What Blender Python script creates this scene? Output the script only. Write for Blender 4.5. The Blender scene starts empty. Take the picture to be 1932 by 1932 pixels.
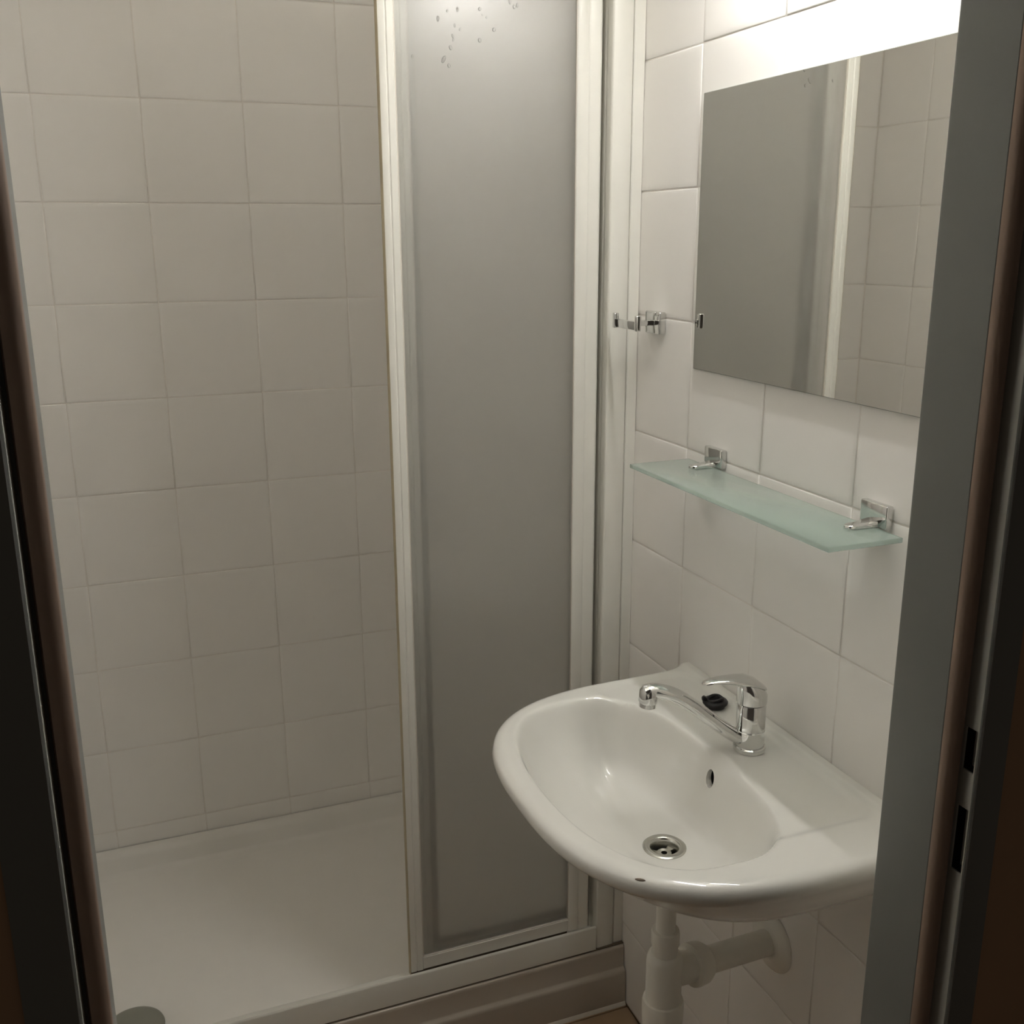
import bpy, bmesh, math, random
from mathutils import Vector, Matrix
sc = bpy.context.scene
COL = sc.collection
PI = math.pi

# ------------------------------------------------------------------ camera, world, exposure
CX, CZ, YAW, PIT, ROL, FPX = -0.84737, 1.50516, 0.37065, 0.26156, -0.0053, 1940.46
f = Vector((math.sin(YAW)*math.cos(PIT), math.cos(YAW)*math.cos(PIT), -math.sin(PIT)))
r0 = Vector((math.cos(YAW), -math.sin(YAW), 0)); u0 = r0.cross(f)
rv = r0*math.cos(ROL) + u0*math.sin(ROL); uv = -r0*math.sin(ROL) + u0*math.cos(ROL)
cam = bpy.data.cameras.new('camera'); co = bpy.data.objects.new('camera', cam); COL.objects.link(co)
m = Matrix((rv, uv, -f)).transposed().to_4x4(); m.translation = (CX, 0, CZ); co.matrix_world = m
cam.sensor_width = 36; cam.lens = 36*FPX/1932; cam.clip_start = 0.02
sc.camera = co
sc.view_settings.view_transform = 'Standard'; sc.view_settings.look = 'None'
sc.view_settings.gamma = 1; sc.view_settings.use_curve_mapping = False
sc.view_settings.exposure = 0.0
w = bpy.data.worlds.new('world'); sc.world = w; w.use_nodes = True
w.node_tree.nodes['Background'].inputs[0].default_value = (0.9, 0.75, 0.6, 1)
w.node_tree.nodes['Background'].inputs[1].default_value = 0.04
sc.cycles.max_bounces = 20; sc.cycles.diffuse_bounces = 10; sc.cycles.glossy_bounces = 7; sc.cycles.transmission_bounces = 14
sc.cycles.sample_clamp_indirect = 40
LAMP = 103.0           # emission strength of the tubes in the wall lamp

# ------------------------------------------------------------------ materials
def mat(name, col, rough=0.5, metal=0.0, spec=0.5, var=0.0, vscale=20, bump=0.0, bscale=60, coat=0.0, trans=0.0, ior=1.45, emit=None, es=0):
    M = bpy.data.materials.new(name); M.use_nodes = True
    nt = M.node_tree; b = nt.nodes['Principled BSDF']
    b.inputs['Base Color'].default_value = (*col, 1); b.inputs['Roughness'].default_value = rough
    b.inputs['Metallic'].default_value = metal; b.inputs['Specular IOR Level'].default_value = spec
    b.inputs['Coat Weight'].default_value = coat; b.inputs['Coat Roughness'].default_value = 0.015
    b.inputs['Transmission Weight'].default_value = trans; b.inputs['IOR'].default_value = ior
    if emit:
        b.inputs['Emission Color'].default_value = (*emit, 1); b.inputs['Emission Strength'].default_value = es
    tc = nt.nodes.new('ShaderNodeTexCoord')
    n = nt.nodes.new('ShaderNodeTexNoise'); n.inputs['Scale'].default_value = vscale; n.inputs['Detail'].default_value = 4
    nt.links.new(tc.outputs['Object'], n.inputs['Vector'])
    mx = nt.nodes.new('ShaderNodeMix'); mx.data_type = 'RGBA'
    mx.inputs['A'].default_value = (*[c*(1-var) for c in col], 1); mx.inputs['B'].default_value = (*[min(1, c*(1+var)) for c in col], 1)
    nt.links.new(n.outputs['Fac'], mx.inputs['Factor']); nt.links.new(mx.outputs['Result'], b.inputs['Base Color'])
    if bump:
        n2 = nt.nodes.new('ShaderNodeTexNoise'); n2.inputs['Scale'].default_value = bscale
        nt.links.new(tc.outputs['Object'], n2.inputs['Vector'])
        bp = nt.nodes.new('ShaderNodeBump'); bp.inputs['Strength'].default_value = bump; bp.inputs['Distance'].default_value = 0.001
        nt.links.new(n2.outputs['Fac'], bp.inputs['Height']); nt.links.new(bp.outputs['Normal'], b.inputs['Normal'])
    return M

M_tile = mat('glazed_tile', (0.86, 0.84, 0.812), rough=0.26, var=0.012, vscale=5, bump=0.06, bscale=14)
M_grout = mat('grout', (0.79, 0.755, 0.71), rough=0.8, var=0.06, vscale=90, bump=0.2)
M_plaster = mat('white_plaster', (0.86, 0.84, 0.79), rough=0.8, var=0.03)
M_floor = mat('floor_tile', (0.36, 0.245, 0.15), rough=0.4, var=0.15, vscale=14)
M_floorgrout = mat('floor_grout', (0.14, 0.10, 0.065), rough=0.9, var=0.1)
M_ceramic = mat('white_ceramic', (0.76, 0.75, 0.71), rough=0.3, var=0.01, coat=1.0)
M_skirt = mat('darker_acrylic_skirt', (0.45, 0.40, 0.34), rough=0.28, var=0.03)  # skirt coloured darker and browner than the white tray
M_acryl = mat('white_acrylic', (0.78, 0.76, 0.72), rough=0.28, var=0.02)
M_lacq = mat('white_lacquered_aluminium', (0.74, 0.73, 0.68), rough=0.3, var=0.02)
M_brass = mat('aged_seal', (0.42, 0.36, 0.24), rough=0.5, var=0.2)
M_dirt = mat('dark_sealant', (0.10, 0.075, 0.05), rough=0.8, var=0.5, vscale=60)
M_sil = mat('silicone', (0.62, 0.58, 0.52), rough=0.4, var=0.06)
M_chrome = mat('chrome', (0.72, 0.72, 0.71), rough=0.07, metal=1, var=0.01)
M_steel = mat('brushed_steel', (0.55, 0.54, 0.50), rough=0.25, metal=1, var=0.04)
M_mirror = mat('mirror_silver', (0.80, 0.80, 0.77), rough=0.0, metal=1, var=0.0)
M_mback = mat('mirror_edge', (0.25, 0.27, 0.24), rough=0.3, var=0.1)
M_black = mat('black_rubber', (0.012, 0.011, 0.013), rough=0.3, var=0.3, vscale=80, bump=0.5, bscale=150)
M_pvc = mat('white_plastic_pipe', (0.82, 0.80, 0.74), rough=0.35, var=0.02)
M_capgrey = mat('grey_drain_cap', (0.34, 0.345, 0.30), rough=0.35, metal=0.5, var=0.05)
M_frame = mat('grey_painted_steel', (0.20, 0.205, 0.198), rough=0.45, var=0.03, bump=0.05, bscale=300)
M_strip = mat('lightened_frame_steel', (0.60, 0.60, 0.56), rough=0.45, var=0.03)  # frame grey made paler: light falling on the rebate strips put into the colour
M_gasket = mat('brown_rubber_seal', (0.29, 0.205, 0.155), rough=0.5, var=0.1)
M_hall = mat('brown_hallway_wall', (0.46, 0.29, 0.18), rough=0.7, var=0.15, vscale=6)
M_void = mat('cavity_shade', (0.01, 0.009, 0.008), rough=0.9, var=0.3)  # near-black: shade inside slots and bores put into the colour
M_diff = mat('lamp_tube_glow', (0.9, 0.9, 0.88), rough=0.4, emit=(1.0, 0.99, 0.955), es=LAMP)
M_lampbody = mat('white_lamp_plastic', (0.8, 0.8, 0.78), rough=0.4, var=0.01)

def glassmat(name, col, rough, dif, gmix):
    M = bpy.data.materials.new(name); M.use_nodes = True; nt = M.node_tree
    b = nt.nodes['Principled BSDF']; out = nt.nodes['Material Output']
    b.inputs['Base Color'].default_value = (*col, 1); b.inputs['Roughness'].default_value = rough
    b.inputs['Transmission Weight'].default_value = 1; b.inputs['IOR'].default_value = 1.58
    d = nt.nodes.new('ShaderNodeBsdfDiffuse'); d.inputs['Color'].default_value = (*dif, 1)
    t = nt.nodes.new('ShaderNodeBsdfTranslucent'); t.inputs['Color'].default_value = (*dif, 1)
    a = nt.nodes.new('ShaderNodeMixShader'); a.inputs[0].default_value = 0.5
    nt.links.new(d.outputs[0], a.inputs[1]); nt.links.new(t.outputs[0], a.inputs[2])
    g = nt.nodes.new('ShaderNodeTexNoise'); g.inputs['Scale'].default_value = 900
    bp = nt.nodes.new('ShaderNodeBump'); bp.inputs['Strength'].default_value = 0.15; bp.inputs['Distance'].default_value = 0.0003
    tc = nt.nodes.new('ShaderNodeTexCoord'); nt.links.new(tc.outputs['Object'], g.inputs['Vector'])
    nt.links.new(g.outputs['Fac'], bp.inputs['Height']); nt.links.new(bp.outputs['Normal'], b.inputs['Normal'])
    mx = nt.nodes.new('ShaderNodeMixShader'); mx.inputs[0].default_value = gmix
    nt.links.new(a.outputs[0], mx.inputs[1]); nt.links.new(b.outputs[0], mx.inputs[2]); nt.links.new(mx.outputs[0], out.inputs[0])
    return M
M_frost = glassmat('frosted_acrylic', (1.0, 1.0, 0.99), 0.27, (0.95, 0.94, 0.91), 0.88)
M_shelf = glassmat('frosted_green_glass', (0.93, 0.985, 0.96), 0.22, (0.72, 0.86, 0.79), 0.8)

# ------------------------------------------------------------------ builders
def link(name, me, mt=None, parent=None, smooth=False):
    o = bpy.data.objects.new(name, me); COL.objects.link(o)
    if mt and not me.materials: me.materials.append(mt)
    if smooth:
        for p in me.polygons: p.use_smooth = True
    if parent:
        o.parent = parent; o.matrix_parent_inverse = parent.matrix_world.inverted()
    return o
def tag(o, label=None, cat=None, group=None, kind=None):
    if label: o['label'] = label
    if cat: o['category'] = cat
    if group: o['group'] = group
    if kind: o['kind'] = kind
    return o
def empty(name, loc=(0, 0, 0)):
    o = bpy.data.objects.new(name, None); COL.objects.link(o); o.location = loc
    o.matrix_world = Matrix.Translation(loc); o.empty_display_size = 0.05
    return o
def bm2me(name, bm, sharp=40):
    bmesh.ops.recalc_face_normals(bm, faces=bm.faces)
    me = bpy.data.meshes.new(name); bm.to_mesh(me); bm.free()
    return me
def addbox(bm, a, b, bev=0.0, seg=2):
    x0, y0, z0 = a; x1, y1, z1 = b
    vs = [bm.verts.new(v) for v in ((x0,y0,z0),(x1,y0,z0),(x1,y1,z0),(x0,y1,z0),(x0,y0,z1),(x1,y0,z1),(x1,y1,z1),(x0,y1,z1))]
    fs = [bm.faces.new([vs[i] for i in q]) for q in ((0,3,2,1),(4,5,6,7),(0,1,5,4),(1,2,6,5),(2,3,7,6),(3,0,4,7))]
    if bev:
        es = list({e for fc in fs for e in fc.edges})
        bmesh.ops.bevel(bm, geom=es, offset=bev, segments=seg, profile=0.5, affect='EDGES')
def smooth_by_angle(o, deg=35):
    me = o.data
    for p in me.polygons: p.use_smooth = True
    me.set_sharp_from_angle(angle=math.radians(deg))
    return o
def box(name, a, b, mt, parent=None, bev=0.0):
    bm = bmesh.new(); addbox(bm, a, b, bev)
    o = link(name, bm2me(name, bm), mt, parent)
    if bev: smooth_by_angle(o, 50)
    return o
def prism(name, prof, z0, z1, mt, parent=None, axis='z', deg=35):
    """closed profile of (a,b); axis z: (x,y)->z ; axis x: (y,z)->x"""
    bm = bmesh.new(); rings = []
    for z in (z0, z1):
        rings.append([bm.verts.new((a, b, z) if axis == 'z' else ((z, a, b) if axis == 'x' else (a, z, b))) for a, b in prof])
    n = len(prof)
    for i in range(n):
        bm.faces.new((rings[0][i], rings[0][(i+1) % n], rings[1][(i+1) % n], rings[1][i]))
    bm.faces.new(rings[0][::-1]); bm.faces.new(rings[1])
    return smooth_by_angle(link(name, bm2me(name, bm), mt, parent), deg)
def rings_mesh(bm, rings, closed=True, cap0=True, cap1=True):
    vr = [[bm.verts.new(p) for p in r] for r in rings]; n = len(vr[0])
    for a, b in zip(vr, vr[1:]):
        for i in range(n if closed else n-1):
            bm.faces.new((a[i], a[(i+1) % n], b[(i+1) % n], b[i]))
    if cap0: bm.faces.new(vr[0][::-1])
    if cap1: bm.faces.new(vr[-1])
    return vr
def lathe(name, prof, mt, parent=None, origin=(0, 0, 0), axis=(0, 0, 1), n=40, deg=35, cap=True):
    ax = Vector(axis).normalized(); t = Vector((1, 0, 0)) if abs(ax.x) < 0.9 else Vector((0, 1, 0))
    e1 = ax.cross(t).normalized(); e2 = ax.cross(e1); O = Vector(origin)
    bm = bmesh.new()
    rr = [[O + ax*h + (e1*math.cos(2*PI*i/n) + e2*math.sin(2*PI*i/n))*max(r, 1e-5) for i in range(n)] for r, h in prof]
    rings_mesh(bm, rr, True, cap, cap)
    return smooth_by_angle(link(name, bm2me(name, bm), mt, parent), deg)
def loft(name, secs, mt, parent=None, n=24, deg=40, power=2.0):
    """secs: (centre, side half vector, up half vector)"""
    bm = bmesh.new(); rr = []
    for c, s, u in secs:
        c, s, u = Vector(c), Vector(s), Vector(u); ring = []
        for i in range(n):
            a = 2*PI*i/n; ca, sa = math.cos(a), math.sin(a)
            k = (abs(ca)**power + abs(sa)**power)**(-1/power)
            ring.append(c + s*ca*k + u*sa*k)
        rr.append(ring)
    rings_mesh(bm, rr)
    return smooth_by_angle(link(name, bm2me(name, bm), mt, parent), deg)
def spline(pts, k=8):
    P = [Vector(p) for p in pts]; P = [P[0]*2-P[1]] + P + [P[-1]*2-P[-2]]; out = []
    for i in range(1, len(P)-2):
        a, b, c, d = P[i-1:i+3]
        for j in range(k):
            t = j/k
            out.append(0.5*((2*b)+(-a+c)*t+(2*a-5*b+4*c-d)*t*t+(-a+3*b-3*c+d)*t**3))
    out.append(P[-2]); return out
def sweep(name, pts, rad, mt, parent=None, n=20, k=8):
    P = spline(pts, k); secs = []
    for i, p in enumerate(P):
        d = (P[min(i+1, len(P)-1)]-P[max(i-1, 0)]).normalized()
        up = Vector((0, 0, 1)) if abs(d.z) < 0.95 else Vector((0, 1, 0))
        s = d.cross(up).normalized(); u = s.cross(d)
        r = rad(i/(len(P)-1)) if callable(rad) else rad
        if not isinstance(r, tuple): r = (r, r)
        secs.append((p, s*r[0], u*r[1]))
    return loft(name, secs, mt, parent, n)

# ------------------------------------------------------------------ room shell and tiles
YB, XL, YF, HC = 2.3088, -1.092, 0.698, 2.45
T = 0.2
random.seed(4)
def tile_mesh(wd, ht):
    """tile in the local (u, v) plane facing +n, built with cushioned edges; origin at its centre"""
    bm = bmesh.new(); rr = []
    for ins, h in ((0.0, 0.0), (0.0004, 0.0007), (0.0018, 0.0011), (0.008, 0.00142), (0.020, 0.0015)):
        a, b = wd/2-ins, ht/2-ins
        rr.append([(-a, -b, h), (a, -b, h), (a, b, h), (-a, b, h)])
    rings_mesh(bm, rr, True, False, True)
    me = bm2me('tile', bm)
    me.materials.append(M_tile)
    for p in me.polygons: p.use_smooth = True
    return me
cache = {}
def lay_tiles(wall, origin, U, V, N, ulines, vlines, tilt=0.0018):
    U, V, N, O = Vector(U), Vector(V), Vector(N), Vector(origin); g = 0.0016
    for a, b in zip(ulines, ulines[1:]):
        for c, d in zip(vlines, vlines[1:]):
            wd, ht = round(b-a-g, 4), round(d-c-g, 4)
            if wd < 0.008 or ht < 0.008: continue
            key = (wd, ht)
            if key not in cache: cache[key] = tile_mesh(wd, ht)
            o = bpy.data.objects.new('tile', cache[key]); COL.objects.link(o)
            mt = Matrix((U, V, N)).transposed().to_4x4()
            mt.translation = O + U*(a+b)/2 + V*(c+d)/2 + N*random.uniform(-0.0003, 0.0003)
            mt = mt @ Matrix.Rotation(random.uniform(-tilt, tilt), 4, 'X') @ Matrix.Rotation(random.uniform(-tilt, tilt), 4, 'Y')
            o.parent = wall; o.matrix_world = mt
ZL = [0.0] + [0.1756+T*i for i in range(12)]; ZL = [z for z in ZL if z < HC-0.01] + [HC]
TH = 0.0015   # tile face stands this far off the backing
def lines(lo, hi, ref):
    k = math.ceil((lo-ref)/T+1e-6); out = [lo]
    while ref+k*T < hi-1e-6: out.append(ref+k*T); k += 1
    return out + [hi]
wb = tag(box('wall_back', (XL-0.1, YB+TH, 0), (0.1, YB+0.1, HC), M_grout), kind='structure')
lay_tiles(wb, (0, YB+TH, 0), (1, 0, 0), (0, 0, 1), (0, -1, 0), lines(XL, 0.0, -0.7405), ZL)
wr = tag(box('wall_right', (TH, YF-0.08, 0), (0.1, YB+TH, HC), M_grout), kind='structure')
lay_tiles(wr, (TH, 0, 0), (0, -1, 0), (0, 0, 1), (-1, 0, 0), [-y for y in lines(YF, YB, 1.4059)][::-1], ZL)
wl = tag(box('wall_left', (XL-0.1, YF-0.08, 0), (XL-TH, YB+TH, HC), M_grout), kind='structure')
lay_tiles(wl, (XL-TH, 0, 0), (0, 1, 0), (0, 0, 1), (1, 0, 0), lines(YF, YB, 2.13), ZL)
# floor, ceiling
fl = tag(box('floor', (-1.3, -0.6, -0.08), (0.8, YB+0.1, -0.003), M_floorgrout), kind='structure')
bmt = {}
for i in range(8):
    for j in range(9):
        x0, x1 = -1.3+i*0.3+0.1, -1.3+(i+1)*0.3+0.1; y0, y1 = -0.55+j*0.3, -0.55+(j+1)*0.3
        if y0 > 1.58 or x0 > 0.75: continue
        o = box('floor_tile', (x0+.0015, y0+.0015, -0.006), (x1-.0015, y1-.0015, 0.0), M_floor, fl, bev=0.001)
tag(box('ceiling', (-1.3, 0.6, HC), (0.2, YB+0.1, HC+0.05), M_plaster), kind='structure')
# wall holding the door: bathroom face at YF-0.01, hallway face at 0.622
DX0, DX1, DH = -0.905, -0.174, 1.99
wf = tag(box('wall_front', (DX1+0.012, 0.622, 0), (0.0, YF-0.006, HC), M_plaster), kind='structure')
box('wall_panel', (XL, 0.622, 0), (DX0-0.012, YF-0.006, HC), M_plaster, wf)
box('lintel_panel', (DX0-0.012, 0.622, DH+0.012), (DX1+0.012, YF-0.006, HC), M_plaster, wf)
wh = tag(box('wall_hallway', (DX1+0.020, 0.612, 0), (0.9, 0.6215, 2.5), M_hall), kind='structure')
box('hallway_panel', (-1.9, 0.612, 0), (DX0-0.020, 0.6215, 2.5), M_hall, wh)
box('hallway_panel', (DX0-0.020, 0.612, DH+0.02), (DX1+0.020, 0.6215, 2.5), M_hall, wh)

# ------------------------------------------------------------------ steel door frame
dr = empty('door_1', ((DX0+DX1)/2, 0.65, 0)); tag(dr, kind='structure')
SX0, SX1 = -0.8905, -0.192     # reveal faces of the two jambs
YH, YG = 0.609, 0.634          # hallway face, start of the rebate
def jamb(side, xs, xr):
    s = side                   # +1: right jamb (material towards +x)
    lip = 0.004
    prof = [(xs, YF), (xs+s*0.0015, YF+0.0035), (xs+s*0.006, YF+0.005), (xs+s*0.03, YF+0.005), (xs+s*0.03, YF+0.001), (xs+s*0.010, YF-0.002),
            (xs+s*0.018+s*0.006, YG+0.006), (xr+s*0.004, YG), (xr, YG-0.0005), (xs+s*0.002, YG)]
    # reveal part
    bm = bmesh.new()
    p = [(xs, YF), (xs+s*0.0015, YF+0.0035), (xs+s*0.006, YF+0.005), (xs+s*0.032, YF+0.005), (xs+s*0.032, YG), (xs+s*0.002, YG), (xs, YG+0.002)]
    o = prism('jamb', p, 0, DH, M_frame, dr)
    # hallway face
    q = [(xr+s*0.0015, YH), (xr, YH+0.0015), (xr, YH+0.003), (xr+s*0.004, YH+0.004), (xr+s*0.032, YH+0.004), (xr+s*0.032, YH), (xr+s*0.031, YH-0.0005)]
    prism('hallway_face', q, 0, DH+0.03, M_frame, dr)
    g = [(xs-s*0.0005, YG+0.0005), (xs-s*0.002, YG-0.004), (xs-s*0.001, YG-0.009), (xs+s*0.005, YG-0.0125), (xs+s*0.010, YG-0.012), (xs+s*0.012, YG-0.004), (xs+s*0.012, YG+0.0005)]
    prism('rubber_seal', g, 0, DH-0.002, M_gasket, dr, deg=60)
    return o
jamb(1, SX1, DX1); jamb(-1, SX0, DX0)
# rebate strips: right one has two lock slots
def strip(xr, s, holes):
    bm = bmesh.new(); y0, y1 = YH+0.003, YG; ya, yb = 0.6135, 0.6265
    def q(a, b, c, d): bm.faces.new([bm.verts.new((xr, *p)) for p in (a, b, c, d)])
    zs = [0.0]
    for h0, h1 in holes: zs += [h0, h1]
    zs.append(DH)
    for i in range(len(zs)-1):
        a, b = zs[i], zs[i+1]
        if i % 2 == 0: q((y0, a), (y1, a), (y1, b), (y0, b))
        else:
            q((y0, a), (ya, a), (ya, b), (y0, b)); q((yb, a), (y1, a), (y1, b), (yb, b))
            for (p0, p1) in (((ya, a), (yb, a)), ((yb, a), (yb, b)), ((yb, b), (ya, b)), ((ya, b), (ya, a))):
                bm.faces.new([bm.verts.new(v) for v in ((xr, *p0), (xr, *p1), (xr+s*0.0015, *p1), (xr+s*0.0015, *p0))])
    me = bpy.data.meshes.new('rebate_strip'); bm.to_mesh(me); bm.free()
    o = link('rebate_strip', me, M_strip, dr)
    md = o.modifiers.new('t', 'SOLIDIFY'); md.thickness = 0.0004; md.offset = 0
    for h0, h1 in holes:
        bmv = bmesh.new(); x1, x2 = xr+s*0.0012, xr+s*0.020
        P = lambda x, y, z: bmv.verts.new((x, y, z))
        e = 0.0005
        for quad in (((x2, ya, h0), (x2, yb, h0), (x2, yb, h1), (x2, ya, h1)), ((x1, ya-e, h0-e), (x2, ya-e, h0), (x2, ya, h1), (x1, ya-e, h1+e)),
                     ((x1, yb+e, h0-e), (x2, yb, h0), (x2, yb, h1), (x1, yb+e, h1+e)), ((x1, ya-e, h0-e), (x1, yb+e, h0-e), (x2, yb, h0), (x2, ya, h0)),
                     ((x1, ya-e, h1+e), (x1, yb+e, h1+e), (x2, yb, h1), (x2, ya, h1))):
            bmv.faces.new([P(*v) for v in quad])
        me = bpy.data.meshes.new('lock_slot'); bmv.to_mesh(me); bmv.free(); link('lock_slot', me, M_void, dr)
strip(DX1, 1, [(0.944, 1.009), (1.045, 1.086)]); strip(DX0, -1, [])
# head of the frame
box('frame_head', (SX0, YG, DH-0.03), (SX1, YF+0.005, DH), M_frame, dr)
box('hallway_face', (DX0-0.032, YH, DH), (DX1+0.032, YH+0.004, DH+0.03), M_frame, dr)

# ------------------------------------------------------------------ shower tray
tray = empty('shower_tray', (-0.546, 1.93, 0)); tag(tray, 'low white acrylic shower tray with stepped front skirt, filling the back of the room', 'shower tray')
TX0, TX1, TY0, TY1, TZ = XL+0.002, -0.002, 1.571, YB-0.002, 0.131
bm = bmesh.new(); nx, ny = 110, 76
def ss(a, b, x):
    t = max(0, min(1, (x-a)/(b-a))); return t*t*(3-2*t)
dcx, dcy = -0.928, 1.758
def tz(x, y):
    d = min(x-TX0, TX1-x, (y-TY0)-0.020, TY1-y)
    z = TZ - 0.048*ss(0.020, 0.046, d) - 0.004*ss(0.028, 0.20, d)
    rr = math.hypot(x-dcx, y-dcy); return z - 0.006*(1-ss(0.05, 0.11, rr))
g = [[bm.verts.new((TX0+(TX1-TX0)*i/nx, TY0+0.004+(TY1-TY0-0.004)*j/ny, tz(TX0+(TX1-TX0)*i/nx, TY0+0.004+(TY1-TY0-0.004)*j/ny) if j else TZ)) for j in range(ny+1)] for i in range(nx+1)]
for i in range(nx):
    for j in range(ny): bm.faces.new((g[i][j], g[i+1][j], g[i+1][j+1], g[i][j+1]))
me = bm2me('tray_basin', bm); o = link('tray_basin', me, M_acryl, tray, True)
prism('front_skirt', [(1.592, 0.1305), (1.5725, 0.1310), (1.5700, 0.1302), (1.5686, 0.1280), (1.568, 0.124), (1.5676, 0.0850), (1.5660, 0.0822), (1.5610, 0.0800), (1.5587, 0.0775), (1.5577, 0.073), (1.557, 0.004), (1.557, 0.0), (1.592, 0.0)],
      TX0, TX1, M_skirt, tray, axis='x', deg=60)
prism('silicone_bead', [(1.5578, 0.009), (1.5555, 0.006), (1.5535, 0.002), (1.553, 0.0004), (1.558, 0.0004)], TX0, TX1, M_sil, tray, axis='x', deg=70)
cv = lathe('drain_cover', [(0.030, 0.0), (0.054, 0.001), (0.0555, 0.004), (0.054, 0.0075), (0.048, 0.010), (0.030, 0.0125), (0.0, 0.0135)], M_capgrey, tray, (dcx, dcy, tz(dcx, dcy)+0.0005), n=48, deg=60)
tag(cv, 'round grey drain cover in the tray floor')

# ------------------------------------------------------------------ shower screen
scn = empty('shower_screen', (-0.55, 1.60, 0.132)); tag(scn, 'white framed sliding shower screen with frosted panels pushed together beside the wash basin', 'shower screen')
ST = 2.09
# bottom and top tracks
trp = [(1.574, 0.1325), (1.574, 0.1825), (1.5747, 0.1850), (1.5765, 0.1868), (1.5785, 0.1862), (1.5800, 0.183), (1.5806, 0.1745), (1.5830, 0.1735), (1.600, 0.1690), (1.618, 0.1610), (1.632, 0.148), (1.637, 0.138), (1.637, 0.1325)]
prism('bottom_track', trp, XL+0.03, -0.0615, M_lacq, scn, axis='x', deg=50)
prism('top_track', [(1.572, ST), (1.572, ST-0.05), (1.638, ST-0.05), (1.638, ST)], XL+0.03, -0.0615, M_lacq, scn, axis='x')
prism('track_seal', [(1.5735, 0.1316), (1.5728, 0.1325), (1.5735, 0.1340), (1.579, 0.1340), (1.579, 0.1316)], XL+0.03, -0.0008, M_dirt, scn, axis='x')
for sgn, xa in ((1, 0.0), (-1, XL)):
    X = lambda v: xa - sgn*v
    # channel against the wall and the post clipped over it
    prism('wall_channel', [(X(0.0008), 1.580), (X(0.019), 1.580), (X(0.0205), 1.5815), (X(0.0205), 1.632), (X(0.0008), 1.632)], 0.1345, ST, M_lacq, scn)
    prism('post', [(X(0.0225), 1.5795), (X(0.024), 1.578), (X(0.0565), 1.577), (X(0.0585), 1.5785), (X(0.0595), 1.582), (X(0.0600), 1.594), (X(0.0585), 1.594), (X(0.0580), 1.597),
                   (X(0.0600), 1.600), (X(0.0600), 1.612), (X(0.0585), 1.614), (X(0.0600), 1.616), (X(0.0600), 1.634), (X(0.0225), 1.634)], 0.1335, ST, M_lacq, scn, deg=50)
# three panels
def panel(x0, x1, y, wst, label=None, drops=False):
    z0, z1 = 0.1855, ST-0.012; rl = 0.0255
    bm = bmesh.new(); th = 0.012
    def stile(a, b, s):
        prof = [(a, y+0.001), (a+0.0012, y), (a+(b-a)*0.42, y), (a+(b-a)*0.5, y+0.0016), (a+(b-a)*0.58, y), (b-0.0012, y), (b, y+0.0012), (b, y+th), (a, y+th)]
        rings_mesh(bm, [[(p[0], p[1], z) for p in prof] for z in (z0, z1)])
    stile(x0, x0+wst, 1); stile(x1-wst*1.75, x1, -1)
    for za, zb in ((z0, z0+rl), (z1-rl, z1)):
        addbox(bm, (x0+wst, y+0.0008, za), (x1-wst*1.75, y+th-0.0008, zb), 0.001, 1)
    fr = smooth_by_angle(link('sliding_door', bm2me('sliding_door', bm), M_lacq, scn), 40)
    if label: fr['label'] = label
    xa, xb, za, zb = x0+wst-0.003, x1-wst*1.75+0.003, z0+rl-0.003, z1-rl+0.003
    bm = bmesh.new(); addbox(bm, (xa, y+0.0045, za), (xb, y+0.0075, zb))
    pn = link('frosted_pane', bm2me('frosted_pane', bm), M_frost, fr)
    # slim dark glazing gasket round the pane
    bm = bmesh.new()
    gx0, gx1, gz0, gz1 = x0+wst, x1-wst*1.75, z0+rl, z1-rl
    for a, b in (((gx0, y+0.0018, gz0), (gx0+0.0022, y+0.0046, gz1)), ((gx1-0.0012, y+0.0018, gz0), (gx1, y+0.0046, gz1)), ((gx0, y+0.0018, gz0), (gx1, y+0.0046, gz0+0.0015))):
        addbox(bm, a, b)
    link('glazing_seal', bm2me('glazing_seal', bm), M_sil, fr)
    if drops:
        random.seed(11); bm = bmesh.new()
        spots = [(826,35),(863,18),(858,48),(850,90),(855,75),(868,55),(905,17),(910,28),(918,33),(962,3),(976,10),(970,13),(837,112),(847,124),(854,68),(778,106),(932,56),(844,20),(905,76)]
        for px, py in spots:
            d = rv*(px-966)/FPX - uv*(py-966)/FPX + f
            t = (y+0.0045)/d.y; P = Vector((CX, 0, CZ)) + d*t
            r = random.uniform(0.0012, 0.0028)
            bmesh.ops.create_uvsphere(bm, u_segments=8, v_segments=5, radius=1, matrix=Matrix.Translation((P.x, y+0.0045, P.z)) @ Matrix.Rotation(random.uniform(-.5, .5), 4, 'Y') @ Matrix.Diagonal((r, r*0.35, r*random.uniform(1.1, 2.2), 1)))
        dm = bm2me('water_drops', bm)
        o = link('water_drops', dm, M_drop, fr, True); o['kind'] = 'stuff'
    return fr
M_chip = mat('chipped_glaze', (0.16, 0.12, 0.09), rough=0.7, var=0.3)
M_drop = mat('water_drop', (0.95, 0.95, 0.95), rough=0.05, trans=1.0, ior=1.33)
panel(-0.4375, -0.0765, 1.583, 0.0235, drops=True)
panel(-0.4110, -0.0650, 1.6035, 0.0225)
panel(-0.3960, -0.0650, 1.6205, 0.0225)
prism('edge_seal', [(-0.4385, 1.5845), (-0.4375, 1.5835), (-0.4375, 1.596), (-0.4388, 1.595)], 0.178, ST-0.012, M_brass, scn)
box('bottom_glide', (-0.436, 1.5850, 0.1745), (-0.120, 1.5935, 0.1860), M_dirt, scn)

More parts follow.
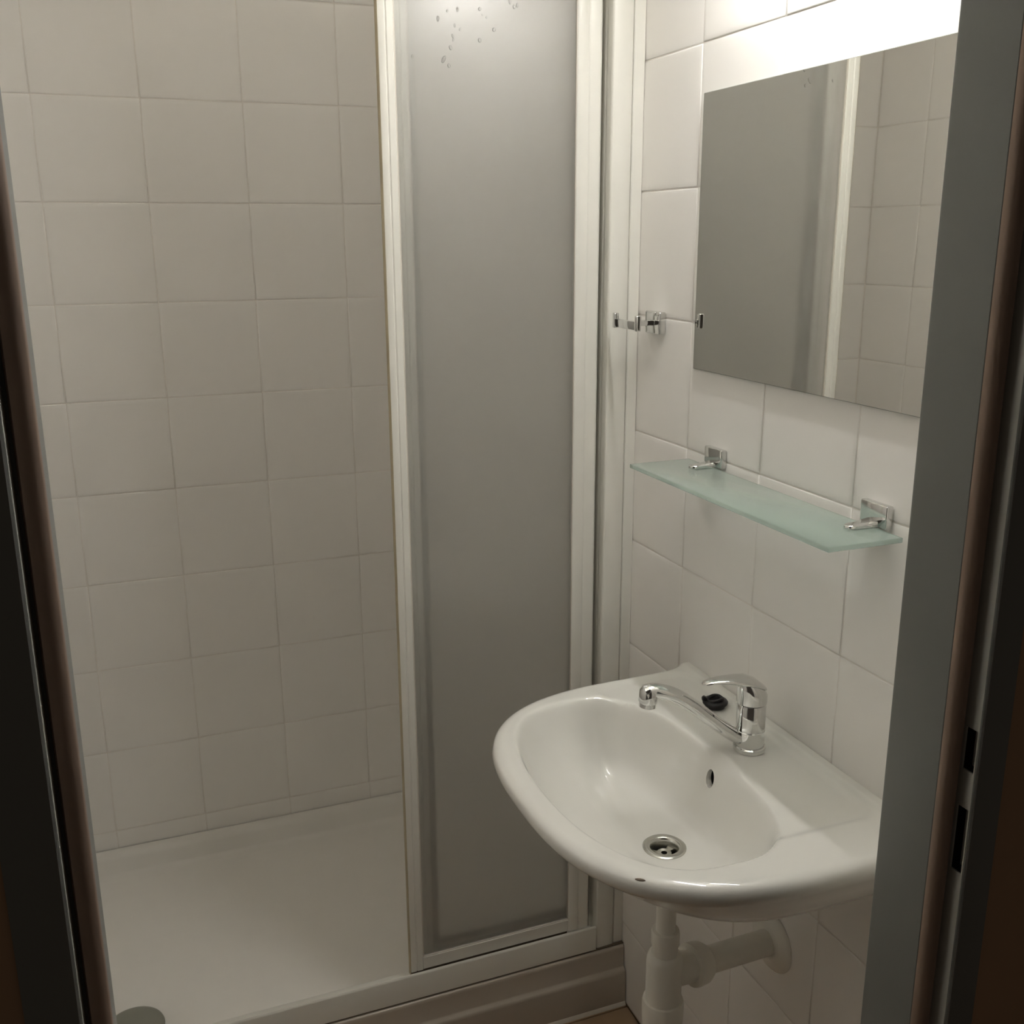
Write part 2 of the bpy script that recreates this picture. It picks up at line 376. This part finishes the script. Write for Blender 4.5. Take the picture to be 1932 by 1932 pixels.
# ------------------------------------------------------------------ wash basin
BCX, BCY, BZ = -0.209, 1.0765, 0.819
bas = empty('wash_basin', (0, 1.087, 0.6)); tag(bas, 'white ceramic wall-hung wash basin with a chrome mixer, on the right wall', 'wash basin')
HW, YC = 0.2845, 1.0865
def outline():
    pts = []
    n1, n2 = 26, 120
    xs = -0.125
    for i in range(n1): t = i/n1; pts.append((-0.001+(xs+0.001)*t, YC+HW-0.0035*t))
    a, b, n = HW-0.0035, 0.294, 2.75
    for i in range(n2+1):
        th = PI/2*(1-2*i/n2); c, s = abs(math.cos(th)), abs(math.sin(th))
        k = (c**n+s**n)**(-1/n)
        pts.append((xs-b*c*k, YC+a*s*k*(1 if th >= 0 else -1)))
    for i in range(1, n1+1): t = 1-i/n1; pts.append((-0.001+(xs+0.001)*t, YC-HW+0.0035*t))
    for i in range(1, 60): pts.append((-0.001, YC-HW+2*HW*i/60))
    return pts
OUT = outline()
def smin(a, b, k):
    h = max(0, min(1, 0.5+0.5*(b-a)/k)); return b*(1-h)+a*h-k*h*(1-h)
def bowl_rho(x, y):
    dx, dy = x+0.252, y-1.090
    ax = 0.133 if dx < 0 else 0.126; ay = 0.226
    n = 2.35 if dx < 0 else 2.9
    return (abs(dx/ax)**n+abs(dy/ay)**n)**(1/n)
def hz(x, y):
    rho = bowl_rho(x, y)
    s = 0.128*(1-min(rho, 2)**2.7)
    d = math.hypot(x-BCX, y-BCY)
    k = 0.0042; s = k*math.log(1+math.exp(max(-40, min(40, s/k))))
    bowl = -0.116*(1-math.exp(-(s/(0.078-0.046*ss(-0.02, 0.05, x+0.252)))**1.25))
    # soft lip
    lip = 0
    qx, qy = abs(x+0.102)-(0.084-0.030), abs(y-1.116)-(0.233-0.030)
    sd = math.hypot(max(qx, 0), max(qy, 0))+min(max(qx, qy), 0)-0.030
    dk = 0.0042*ss(0.006, -0.012, sd)
    h = bowl - dk*ss(0.90, 1.02, rho)
    t = ss(0.024, 0.100, d)
    h += 0.0030*ss(-0.0225, -0.0120, x)
    return h*t + (HC0 + (d*0.02))*(1-t)
HC0 = -0.1185
N = len(OUT); R = 110; RIN = 0.0225
rr = []
for j in range(R+1):
    t = j/R; ring = []
    for (ox, oy) in OUT:
        L = math.hypot(ox-BCX, oy-BCY); q = (RIN+(L-RIN)*t)/L
        x, y = BCX+(ox-BCX)*q, BCY+(oy-BCY)*q
        z = BZ+hz(x, y); dist = L*(1-q)*0.9
        back = ss(-0.012, -0.05, ox) if abs(oy-YC) > HW-0.02 else ss(-0.0015, -0.01, ox)
        if dist < 0.016: z -= 0.013*back*(1-math.sqrt(max(0, 1-(1-dist/0.016)**2)))
        ring.append((x, y, z))
    rr.append(ring)
# outer shell: (z, sx, sy)
for z, sx, sy in ((0.801, 0.999, 0.999), (0.796, 0.992, 0.992), (0.790, 0.976, 0.978), (0.783, 0.952, 0.960), (0.770, 0.914, 0.932), (0.757, 0.876, 0.900), (0.744, 0.838, 0.865), (0.730, 0.796, 0.820), (0.716, 0.752, 0.770), (0.703, 0.710, 0.715), (0.692, 0.673, 0.65), (0.683, 0.640, 0.57), (0.676, 0.613, 0.48), (0.670, 0.585, 0.39), (0.668, 0.55, 0.33)):
    zz = z
    ring = []
    for (ox, oy) in OUT:
        dy = (oy-YC)*sy
        ring.append((ox*sx if ox < -0.0011 else ox, YC+dy, zz))
    rr.append(ring)
bm = bmesh.new(); vr = rings_mesh(bm, rr, True, False, True)
# close bowl bottom under the waste so the body is a solid
c = [bm.verts.new((v.co.x, v.co.y, v.co.z-0.020)) for v in vr[0]]
n = len(c)
for i in range(n): bm.faces.new((vr[0][(i+1) % n], vr[0][i], c[i], c[(i+1) % n]))
bm.faces.new(c)
body = link('basin_body', bm2me('basin_body', bm), M_ceramic, bas)
# overflow: cut an oval hole into the rear wall of the bowl
ovx, ovy = -0.1455, 1.0560
ovz = BZ+hz(ovx, ovy)
nv = Vector((-(hz(ovx+.002, ovy)-hz(ovx-.002, ovy))/.004, -(hz(ovx, ovy+.002)-hz(ovx, ovy-.002))/.004, 1)).normalized()
def find_over(px, py):
    d = (rv*(px-966)/FPX - uv*(py-966)/FPX + f); o0 = Vector((CX, 0, CZ)); t = 0.9
    while t < 2.2:
        P = o0+d*t
        if P.z < BZ+hz(P.x, P.y) and P.x > -0.3 and P.z < 0.82: return P
        t += 0.0005
    return None
# pixel-measured place of the hole, turned into a point on the bowl
P = find_over(1340, 1469)
if P:
    ovx, ovy, ovz = P
    nv = Vector((-(hz(ovx+.002, ovy)-hz(ovx-.002, ovy))/.004, -(hz(ovx, ovy+.002)-hz(ovx, ovy-.002))/.004, 1)).normalized()
print('OVERFLOW', ovx, ovy, ovz, nv)
bm = bmesh.new(); ax = -nv; ax = Vector((ax.x, ax.y*0.3, ax.z*0.35)).normalized(); e1 = Vector((0, 1, 0)); e1 = (e1-ax*e1.dot(ax)).normalized(); e2 = ax.cross(e1)
C0 = Vector((ovx, ovy, ovz))
rings_mesh(bm, [[C0+ax*h+(e1*math.cos(2*PI*i/32)*ra+e2*math.sin(2*PI*i/32)*rb) for i in range(32)] for h, ra, rb in ((-0.02, 0.0095, 0.0155), (0.0, 0.0085, 0.0135), (0.004, 0.008, 0.0125), (0.022, 0.0075, 0.012))])
cut = link('cutter', bm2me('cutter', bm))
md = body.modifiers.new('b', 'BOOLEAN'); md.operation = 'DIFFERENCE'; md.object = cut; md.solver = 'EXACT'
dg = bpy.context.evaluated_depsgraph_get(); dg.update()
nm = bpy.data.meshes.new_from_object(body.evaluated_get(dg)); body.modifiers.clear()
print('BOOL', len(body.data.polygons), len(nm.polygons))
if len(nm.polygons) > 1000: body.data = nm
bpy.data.objects.remove(cut)
if not body.data.materials: body.data.materials.append(M_ceramic)
smooth_by_angle(body, 32)
# small dark chip in the glaze under the front rim
from mathutils.bvhtree import BVHTree
bt = BVHTree.FromPolygons([v.co for v in body.data.vertices], [p.vertices for p in body.data.polygons])
dch = (rv*(1208-966)/FPX - uv*(1660-966)/FPX + f).normalized()
hit = bt.ray_cast(Vector((CX, 0, CZ)), dch)
if hit[0]:
    bm = bmesh.new(); nn = hit[1]; tt = rv - nn*rv.dot(nn); tt.normalize(); bb = nn.cross(tt)
    M4 = Matrix((tt, bb, nn)).transposed().to_4x4(); M4.translation = hit[0]
    bmesh.ops.create_icosphere(bm, subdivisions=2, radius=1, matrix=M4 @ Matrix.Rotation(-0.25, 4, 'Z') @ Matrix.Diagonal((0.0062, 0.0017, 0.0006, 1)))
    link('glaze_chip', bm2me('glaze_chip', bm), M_chip, bas, True)['label'] = 'small dark chip under the front rim'
# overflow duct walls in near-black, the shade inside put into their colour
bm = bmesh.new()
rings_mesh(bm, [[C0+ax*h+(e1*math.cos(2*PI*i/24)*ra+e2*math.sin(2*PI*i/24)*rb) for i in range(24)] for h, ra, rb in ((0.0065, 0.0078, 0.0123), (0.0212, 0.0073, 0.0117))], True, False, True)
link('overflow_duct', bm2me('overflow_duct', bm), M_void, bas)
# chrome waste: ring, strainer
wz = BZ+hz(BCX+RIN, BCY)-0.0002
print('WASTE', wz)
wst = lathe('waste_ring', [(0.0170, -0.0175), (0.0180, -0.004), (0.0195, 0.0004), (0.0225, 0.0020), (0.0280, 0.0016), (0.0298, 0.0002), (0.0298, -0.001), (0.021, -0.006), (0.021, -0.0175)], M_steel, bas, (BCX, BCY, wz+0.001), n=48, deg=50, cap=False)
st = bmesh.new()
for k in range(3):
    a0 = 2*PI*k/3+0.5
    ring = [(BCX+rad*math.cos(a0+da), BCY+rad*math.sin(a0+da), wz-0.0085) for rad, da in ((0.0080, -0.42), (0.0178, -0.30), (0.0178, 0.30), (0.0080, 0.42))]
    lo = [(x, y, z-0.003) for x, y, z in ring]; rings_mesh(st, [lo, ring])
rings_mesh(st, [[(BCX+ra*math.cos(2*PI*i/24), BCY+ra*math.sin(2*PI*i/24), wz+h) for i in range(24)] for ra, h in ((0.0042, -0.0115), (0.0042, -0.0080), (0.0100, -0.0080), (0.0104, -0.0115))], True, False, False)
link('strainer', bm2me('strainer', st), M_steel, wst)
lathe('waste_bore', [(0.0168, 0), (0.0168, 0.0009)], M_void, wst, (BCX, BCY, wz-0.0165), n=32)

# ------------------------------------------------------------------ mixer tap (lifts off the basin: a thing)
TXc, TYc, TZc = -0.0715, 1.0905, 0.8150
tap = empty('mixer_tap', (TXc, TYc, TZc)); tag(tap, 'chrome single-lever mixer tap with a long swivel spout, on the basin deck', 'tap')
lathe('base_ring', [(0.0190, 0.0), (0.0222, 0.0004), (0.0226, 0.003), (0.0222, 0.0062), (0.0205, 0.0075), (0.0195, 0.0075)], M_chrome, tap, (TXc, TYc, TZc), deg=30)
lathe('tap_body', [(0.0196, 0.0072), (0.0200, 0.0082), (0.0200, 0.0305), (0.0194, 0.0312), (0.0194, 0.0318), (0.0200, 0.0325), (0.0198, 0.0665), (0.0190, 0.0680), (0.0188, 0.0700), (0.0150, 0.0705)], M_chrome, tap, (TXc, TYc, TZc), deg=28)
dsp = Vector((-0.974, 0.224, 0)); side = Vector((0.224, 0.974, 0))
B = Vector((TXc, TYc, TZc))
pth = [B+dsp*0.004+Vector((0, 0, 0.018)), B+dsp*0.022+Vector((0, 0, 0.0225)), B+dsp*0.055+Vector((0, 0, 0.047)), B+dsp*0.086+Vector((0, 0, 0.0725)), B+dsp*0.110+Vector((0, 0, 0.0885)),
       B+dsp*0.130+Vector((0, 0, 0.0960)), B+dsp*0.144+Vector((0, 0, 0.0975)), B+dsp*0.1520+Vector((0, 0, 0.0955))]
def srad(t): 
    return (0.0128-0.002*t + (0.0022 if t > 0.8 else 0)*(t-0.8)*5, 0.0098+0.0005*t)
sp = sweep('spout', pth, srad, M_chrome, tap, n=28)
tip = B+dsp*0.1455+Vector((0, 0, 0.1040))
tax = Vector((dsp.x*0.10, dsp.y*0.10, -1))
lathe('outlet', [(0.006, 0.0), (0.0105, 0.002), (0.0128, 0.006), (0.0130, 0.021), (0.0122, 0.0225), (0.0116, 0.0228), (0.0116, 0.0285), (0.0105, 0.0293), (0.008, 0.0288)], M_chrome, sp, tip, tax, deg=32)
# cap and lever
ld = Vector((-0.998, 0.06, 0)); ls = Vector((0.06, 0.998, 0))
def lev(d, h, wv, hv, pit=0):
    up = (Vector((0, 0, 1))*math.cos(pit) - ld*math.sin(pit)*-1)
    return (B+ld*d+Vector((0, 0, h)), ls*wv, up.normalized()*hv)
bm = bmesh.new(); secs = []
# dome over the cartridge, raked towards the lever
rings = []
for k, (rad, h, off, tl) in enumerate(((0.0188, 0.0712, 0, 0), (0.0206, 0.0718, 0, 0), (0.0208, 0.0740, 0, 0), (0.0207, 0.0840, 0, -0.05), (0.0200, 0.0905, 0.0015, -0.16), (0.0175, 0.0975, 0.0035, -0.20), (0.0125, 0.1025, 0.0065, -0.18), (0.0060, 0.1045, 0.008, -0.12), (0.0008, 0.1048, 0.008, -0.1))):
    ring = []
    for i in range(40):
        a = 2*PI*i/40; v = ld*math.cos(a)*rad + ls*math.sin(a)*rad
        ring.append(B+v+ld*off+Vector((0, 0, h - tl*rad*math.cos(a)*0.9)))
    rings.append(ring)
rings_mesh(bm, rings)
lv = smooth_by_angle(link('lever', bm2me('lever', bm), M_chrome, tap), 45)
loft('lever_arm', [lev(-0.0175, 0.0900, 0.004, 0.001, 0.3), lev(-0.014, 0.0935, 0.0135, 0.005, 0.3), lev(-0.004, 0.0990, 0.0175, 0.0075, 0.2), lev(0.010, 0.1040, 0.0172, 0.0080, 0.08), lev(0.024, 0.1070, 0.0152, 0.0066, 0.0),
                   lev(0.038, 0.1092, 0.0128, 0.0050, -0.02), lev(0.052, 0.1104, 0.0108, 0.0040, -0.06), lev(0.064, 0.1104, 0.0090, 0.0032, -0.12), lev(0.073, 0.1092, 0.0070, 0.0026, -0.2), lev(0.0765, 0.1082, 0.0035, 0.0014, -0.25)], M_chrome, lv, n=28, deg=50)

# ------------------------------------------------------------------ plug
plug = empty('sink_plug', (-0.044, 1.222, 0.8150)); tag(plug, 'black rubber sink plug lying on the basin ledge beside the tap', 'plug')
lathe('plug_body', [(0.013, 0.0), (0.0150, 0.0006), (0.0165, 0.006), (0.0190, 0.0068), (0.0192, 0.0095), (0.0178, 0.0112), (0.010, 0.0118), (0.0, 0.0112)], M_black, plug, (-0.044, 1.222, 0.8150), deg=50)
sweep('pull_loop', [Vector((-0.044, 1.222, 0.8262))+Vector((math.cos(a)*0.0115, math.sin(a)*0.0095, 0.0015+0.002*math.sin(a*1.5))) for a in [2*PI*i/10 for i in range(10)]], 0.0024, M_black, plug, n=8, k=3)
sweep('knob', [(-0.058, 1.228, 0.8255), (-0.060, 1.2285, 0.8295), (-0.0595, 1.228, 0.8325)], lambda t: 0.0042-0.002*t*t, M_black, plug, n=10, k=4)

# ------------------------------------------------------------------ waste trap under the basin
trap = empty('bottle_trap', (BCX, BCY, 0.33)); tag(trap, 'white plastic bottle trap with side outlet pipe, hanging under the wash basin', 'drain pipe')
TP = (BCX+0.007, BCY, 0)
lathe('tailpipe', [(0.0138, 0.545), (0.0138, 0.6665)], M_pvc, trap, TP, deg=30)
lathe('coupling_nut', [(0.0150, 0.569), (0.0190, 0.569), (0.0200, 0.566), (0.0198, 0.548), (0.0182, 0.543), (0.0182, 0.533), (0.017, 0.531)], M_pvc, trap, TP, deg=30)
lathe('trap_body', [(0.012, 0.5320), (0.0180, 0.5320), (0.0230, 0.5290), (0.0248, 0.5240), (0.0253, 0.5180), (0.0252, 0.4300), (0.0250, 0.4100)], M_pvc, trap, TP, deg=40)
lathe('trap_cup', [(0.0262, 0.4560), (0.0284, 0.4555), (0.0297, 0.4500), (0.0294, 0.4300), (0.0277, 0.4050), (0.0266, 0.3950), (0.0266, 0.3500), (0.0210, 0.3380), (0.0, 0.3350)], M_pvc, trap, TP, deg=40)
oa = Vector((BCX+0.007, BCY, 0.497)); ob = Vector((-0.002, 1.101, 0.4765)); od = (ob-oa).normalized(); OL = (ob-oa).length
lathe('side_branch', [(0.018, 0.010), (0.0225, 0.018), (0.0225, 0.046)], M_pvc, trap, oa, od)
lathe('branch_nut', [(0.0235, 0.0460), (0.0305, 0.0465), (0.0312, 0.0500), (0.0295, 0.0660), (0.0245, 0.0740), (0.0215, 0.0745)], M_pvc, trap, oa, od, deg=30)
lathe('outlet_pipe', [(0.0195, 0.074), (0.0195, OL-0.003)], M_pvc, trap, oa, od)
lathe('wall_flange', [(0.0216, 0.012), (0.0235, 0.0128), (0.0330, 0.0110), (0.0420, 0.0070), (0.0465, 0.0022), (0.0470, 0.0), (0.0212, 0.0)], M_pvc, trap, (0.0002-0.0008, 1.1015, 0.4755), (-1, 0, 0), n=56, deg=50)

# ------------------------------------------------------------------ mirror, shelf, hook
mir = empty('wall_mirror', (0, 1.0875, 1.506)); tag(mir, 'frameless rectangular mirror on the tiled wall above the glass shelf', 'mirror')
box('mirror_plate', (-0.0052, 0.7875, 1.3062), (-0.0004, 1.3875, 1.7050), M_mback, mir)
box('mirror_face', (-0.0062, 0.7883, 1.3070), (-0.0053, 1.3867, 1.7042), M_mirror, mir)

shf = empty('glass_shelf', (0, 1.139, 1.166)); tag(shf, 'frosted green glass shelf on two chrome clamps, below the mirror', 'shelf')
box('glass_plate', (-0.1170, 0.9000, 1.1600), (-0.0120, 1.3780, 1.1662), M_shelf, shf, bev=0.0009)
def clamp(y):
    cl = box('shelf_clamp', (-0.0110, y-0.0235, 1.1665), (-0.0004, y+0.0235, 1.1950), M_chrome, shf, bev=0.002)
    box('lower_plate', (-0.0110, y-0.0235, 1.1535), (-0.0004, y+0.0235, 1.1598), M_chrome, cl, bev=0.002)
    box('lower_jaw', (-0.0420, y-0.0080, 1.1545), (-0.0100, y+0.0080, 1.1596), M_chrome, cl, bev=0.0015)
    bm = bmesh.new(); rr2 = []
    for x, wd, h in ((-0.0100, 0.0100, 0.0090), (-0.0180, 0.0096, 0.0078), (-0.0300, 0.0088, 0.0062), (-0.0400, 0.0082, 0.0056), (-0.0450, 0.0074, 0.0052), (-0.0482, 0.0056, 0.0046), (-0.0498, 0.0030, 0.0036)):
        rr2.append([(x, y+wd*c2, 1.1664+h*z2) for c2, z2 in ((-0.9, 0), (-1, 0.12), (-1, 0.7), (-0.85, 0.93), (-0.5, 1), (0.5, 1), (0.85, 0.93), (1, 0.7), (1, 0.12), (0.9, 0))])
    rings_mesh(bm, rr2)
    smooth_by_angle(link('upper_jaw', bm2me('upper_jaw', bm), M_chrome, cl), 40)
clamp(1.3130); clamp(0.9550)

hk = empty('towel_hook', (0, 1.513, 1.368)); tag(hk, 'small chrome double wall hook on the tiles left of the mirror', 'hook')
box('wall_plate', (-0.0125, 1.4855, 1.3500), (-0.0004, 1.5345, 1.3860), M_chrome, hk, bev=0.002)
box('arm', (-0.0600, 1.5020, 1.3635), (-0.0120, 1.5160, 1.3725), M_chrome, hk, bev=0.0012)
box('cross_bar', (-0.0650, 1.4625, 1.3600), (-0.0590, 1.5430, 1.3740), M_chrome, hk, bev=0.0012)
for yy in (1.4600, 1.5370):
    box('hook_tip', (-0.0680, yy, 1.3590), (-0.0590, yy+0.0075, 1.3835), M_chrome, hk, bev=0.0015)
box('plate_lug', (-0.0200, 1.4870, 1.3805), (-0.0120, 1.4930, 1.3865), M_chrome, hk, bev=0.0015)

# ------------------------------------------------------------------ wall lamp above the mirror (just out of frame) : the room's light
LX, LZ = -0.118, 2.005
lamp = empty('wall_lamp', (0, 1.06, LZ)); tag(lamp, 'white wall lamp with two fluorescent tubes above the mirror', 'lamp')
box('lamp_base', (-0.030, 0.845, LZ-0.030), (-0.0004, 1.275, LZ+0.030), M_lampbody, lamp, bev=0.004)
for ya, yb in ((0.865, 1.050), (1.07, 1.255)):
    lathe('fluorescent_tube', [(0.004, 0), (0.0125, 0.001), (0.013, 0.003), (0.013, yb-ya-0.003), (0.0125, yb-ya-0.001), (0.004, yb-ya)], M_diff, lamp, (LX, ya, LZ), (0, 1, 0))
for yy in (0.858, 1.06, 1.262):
    box('tube_holder', (LX-0.015, yy-0.007, LZ-0.014), (-0.029, yy+0.007, LZ+0.014), M_lampbody, lamp, bev=0.002)
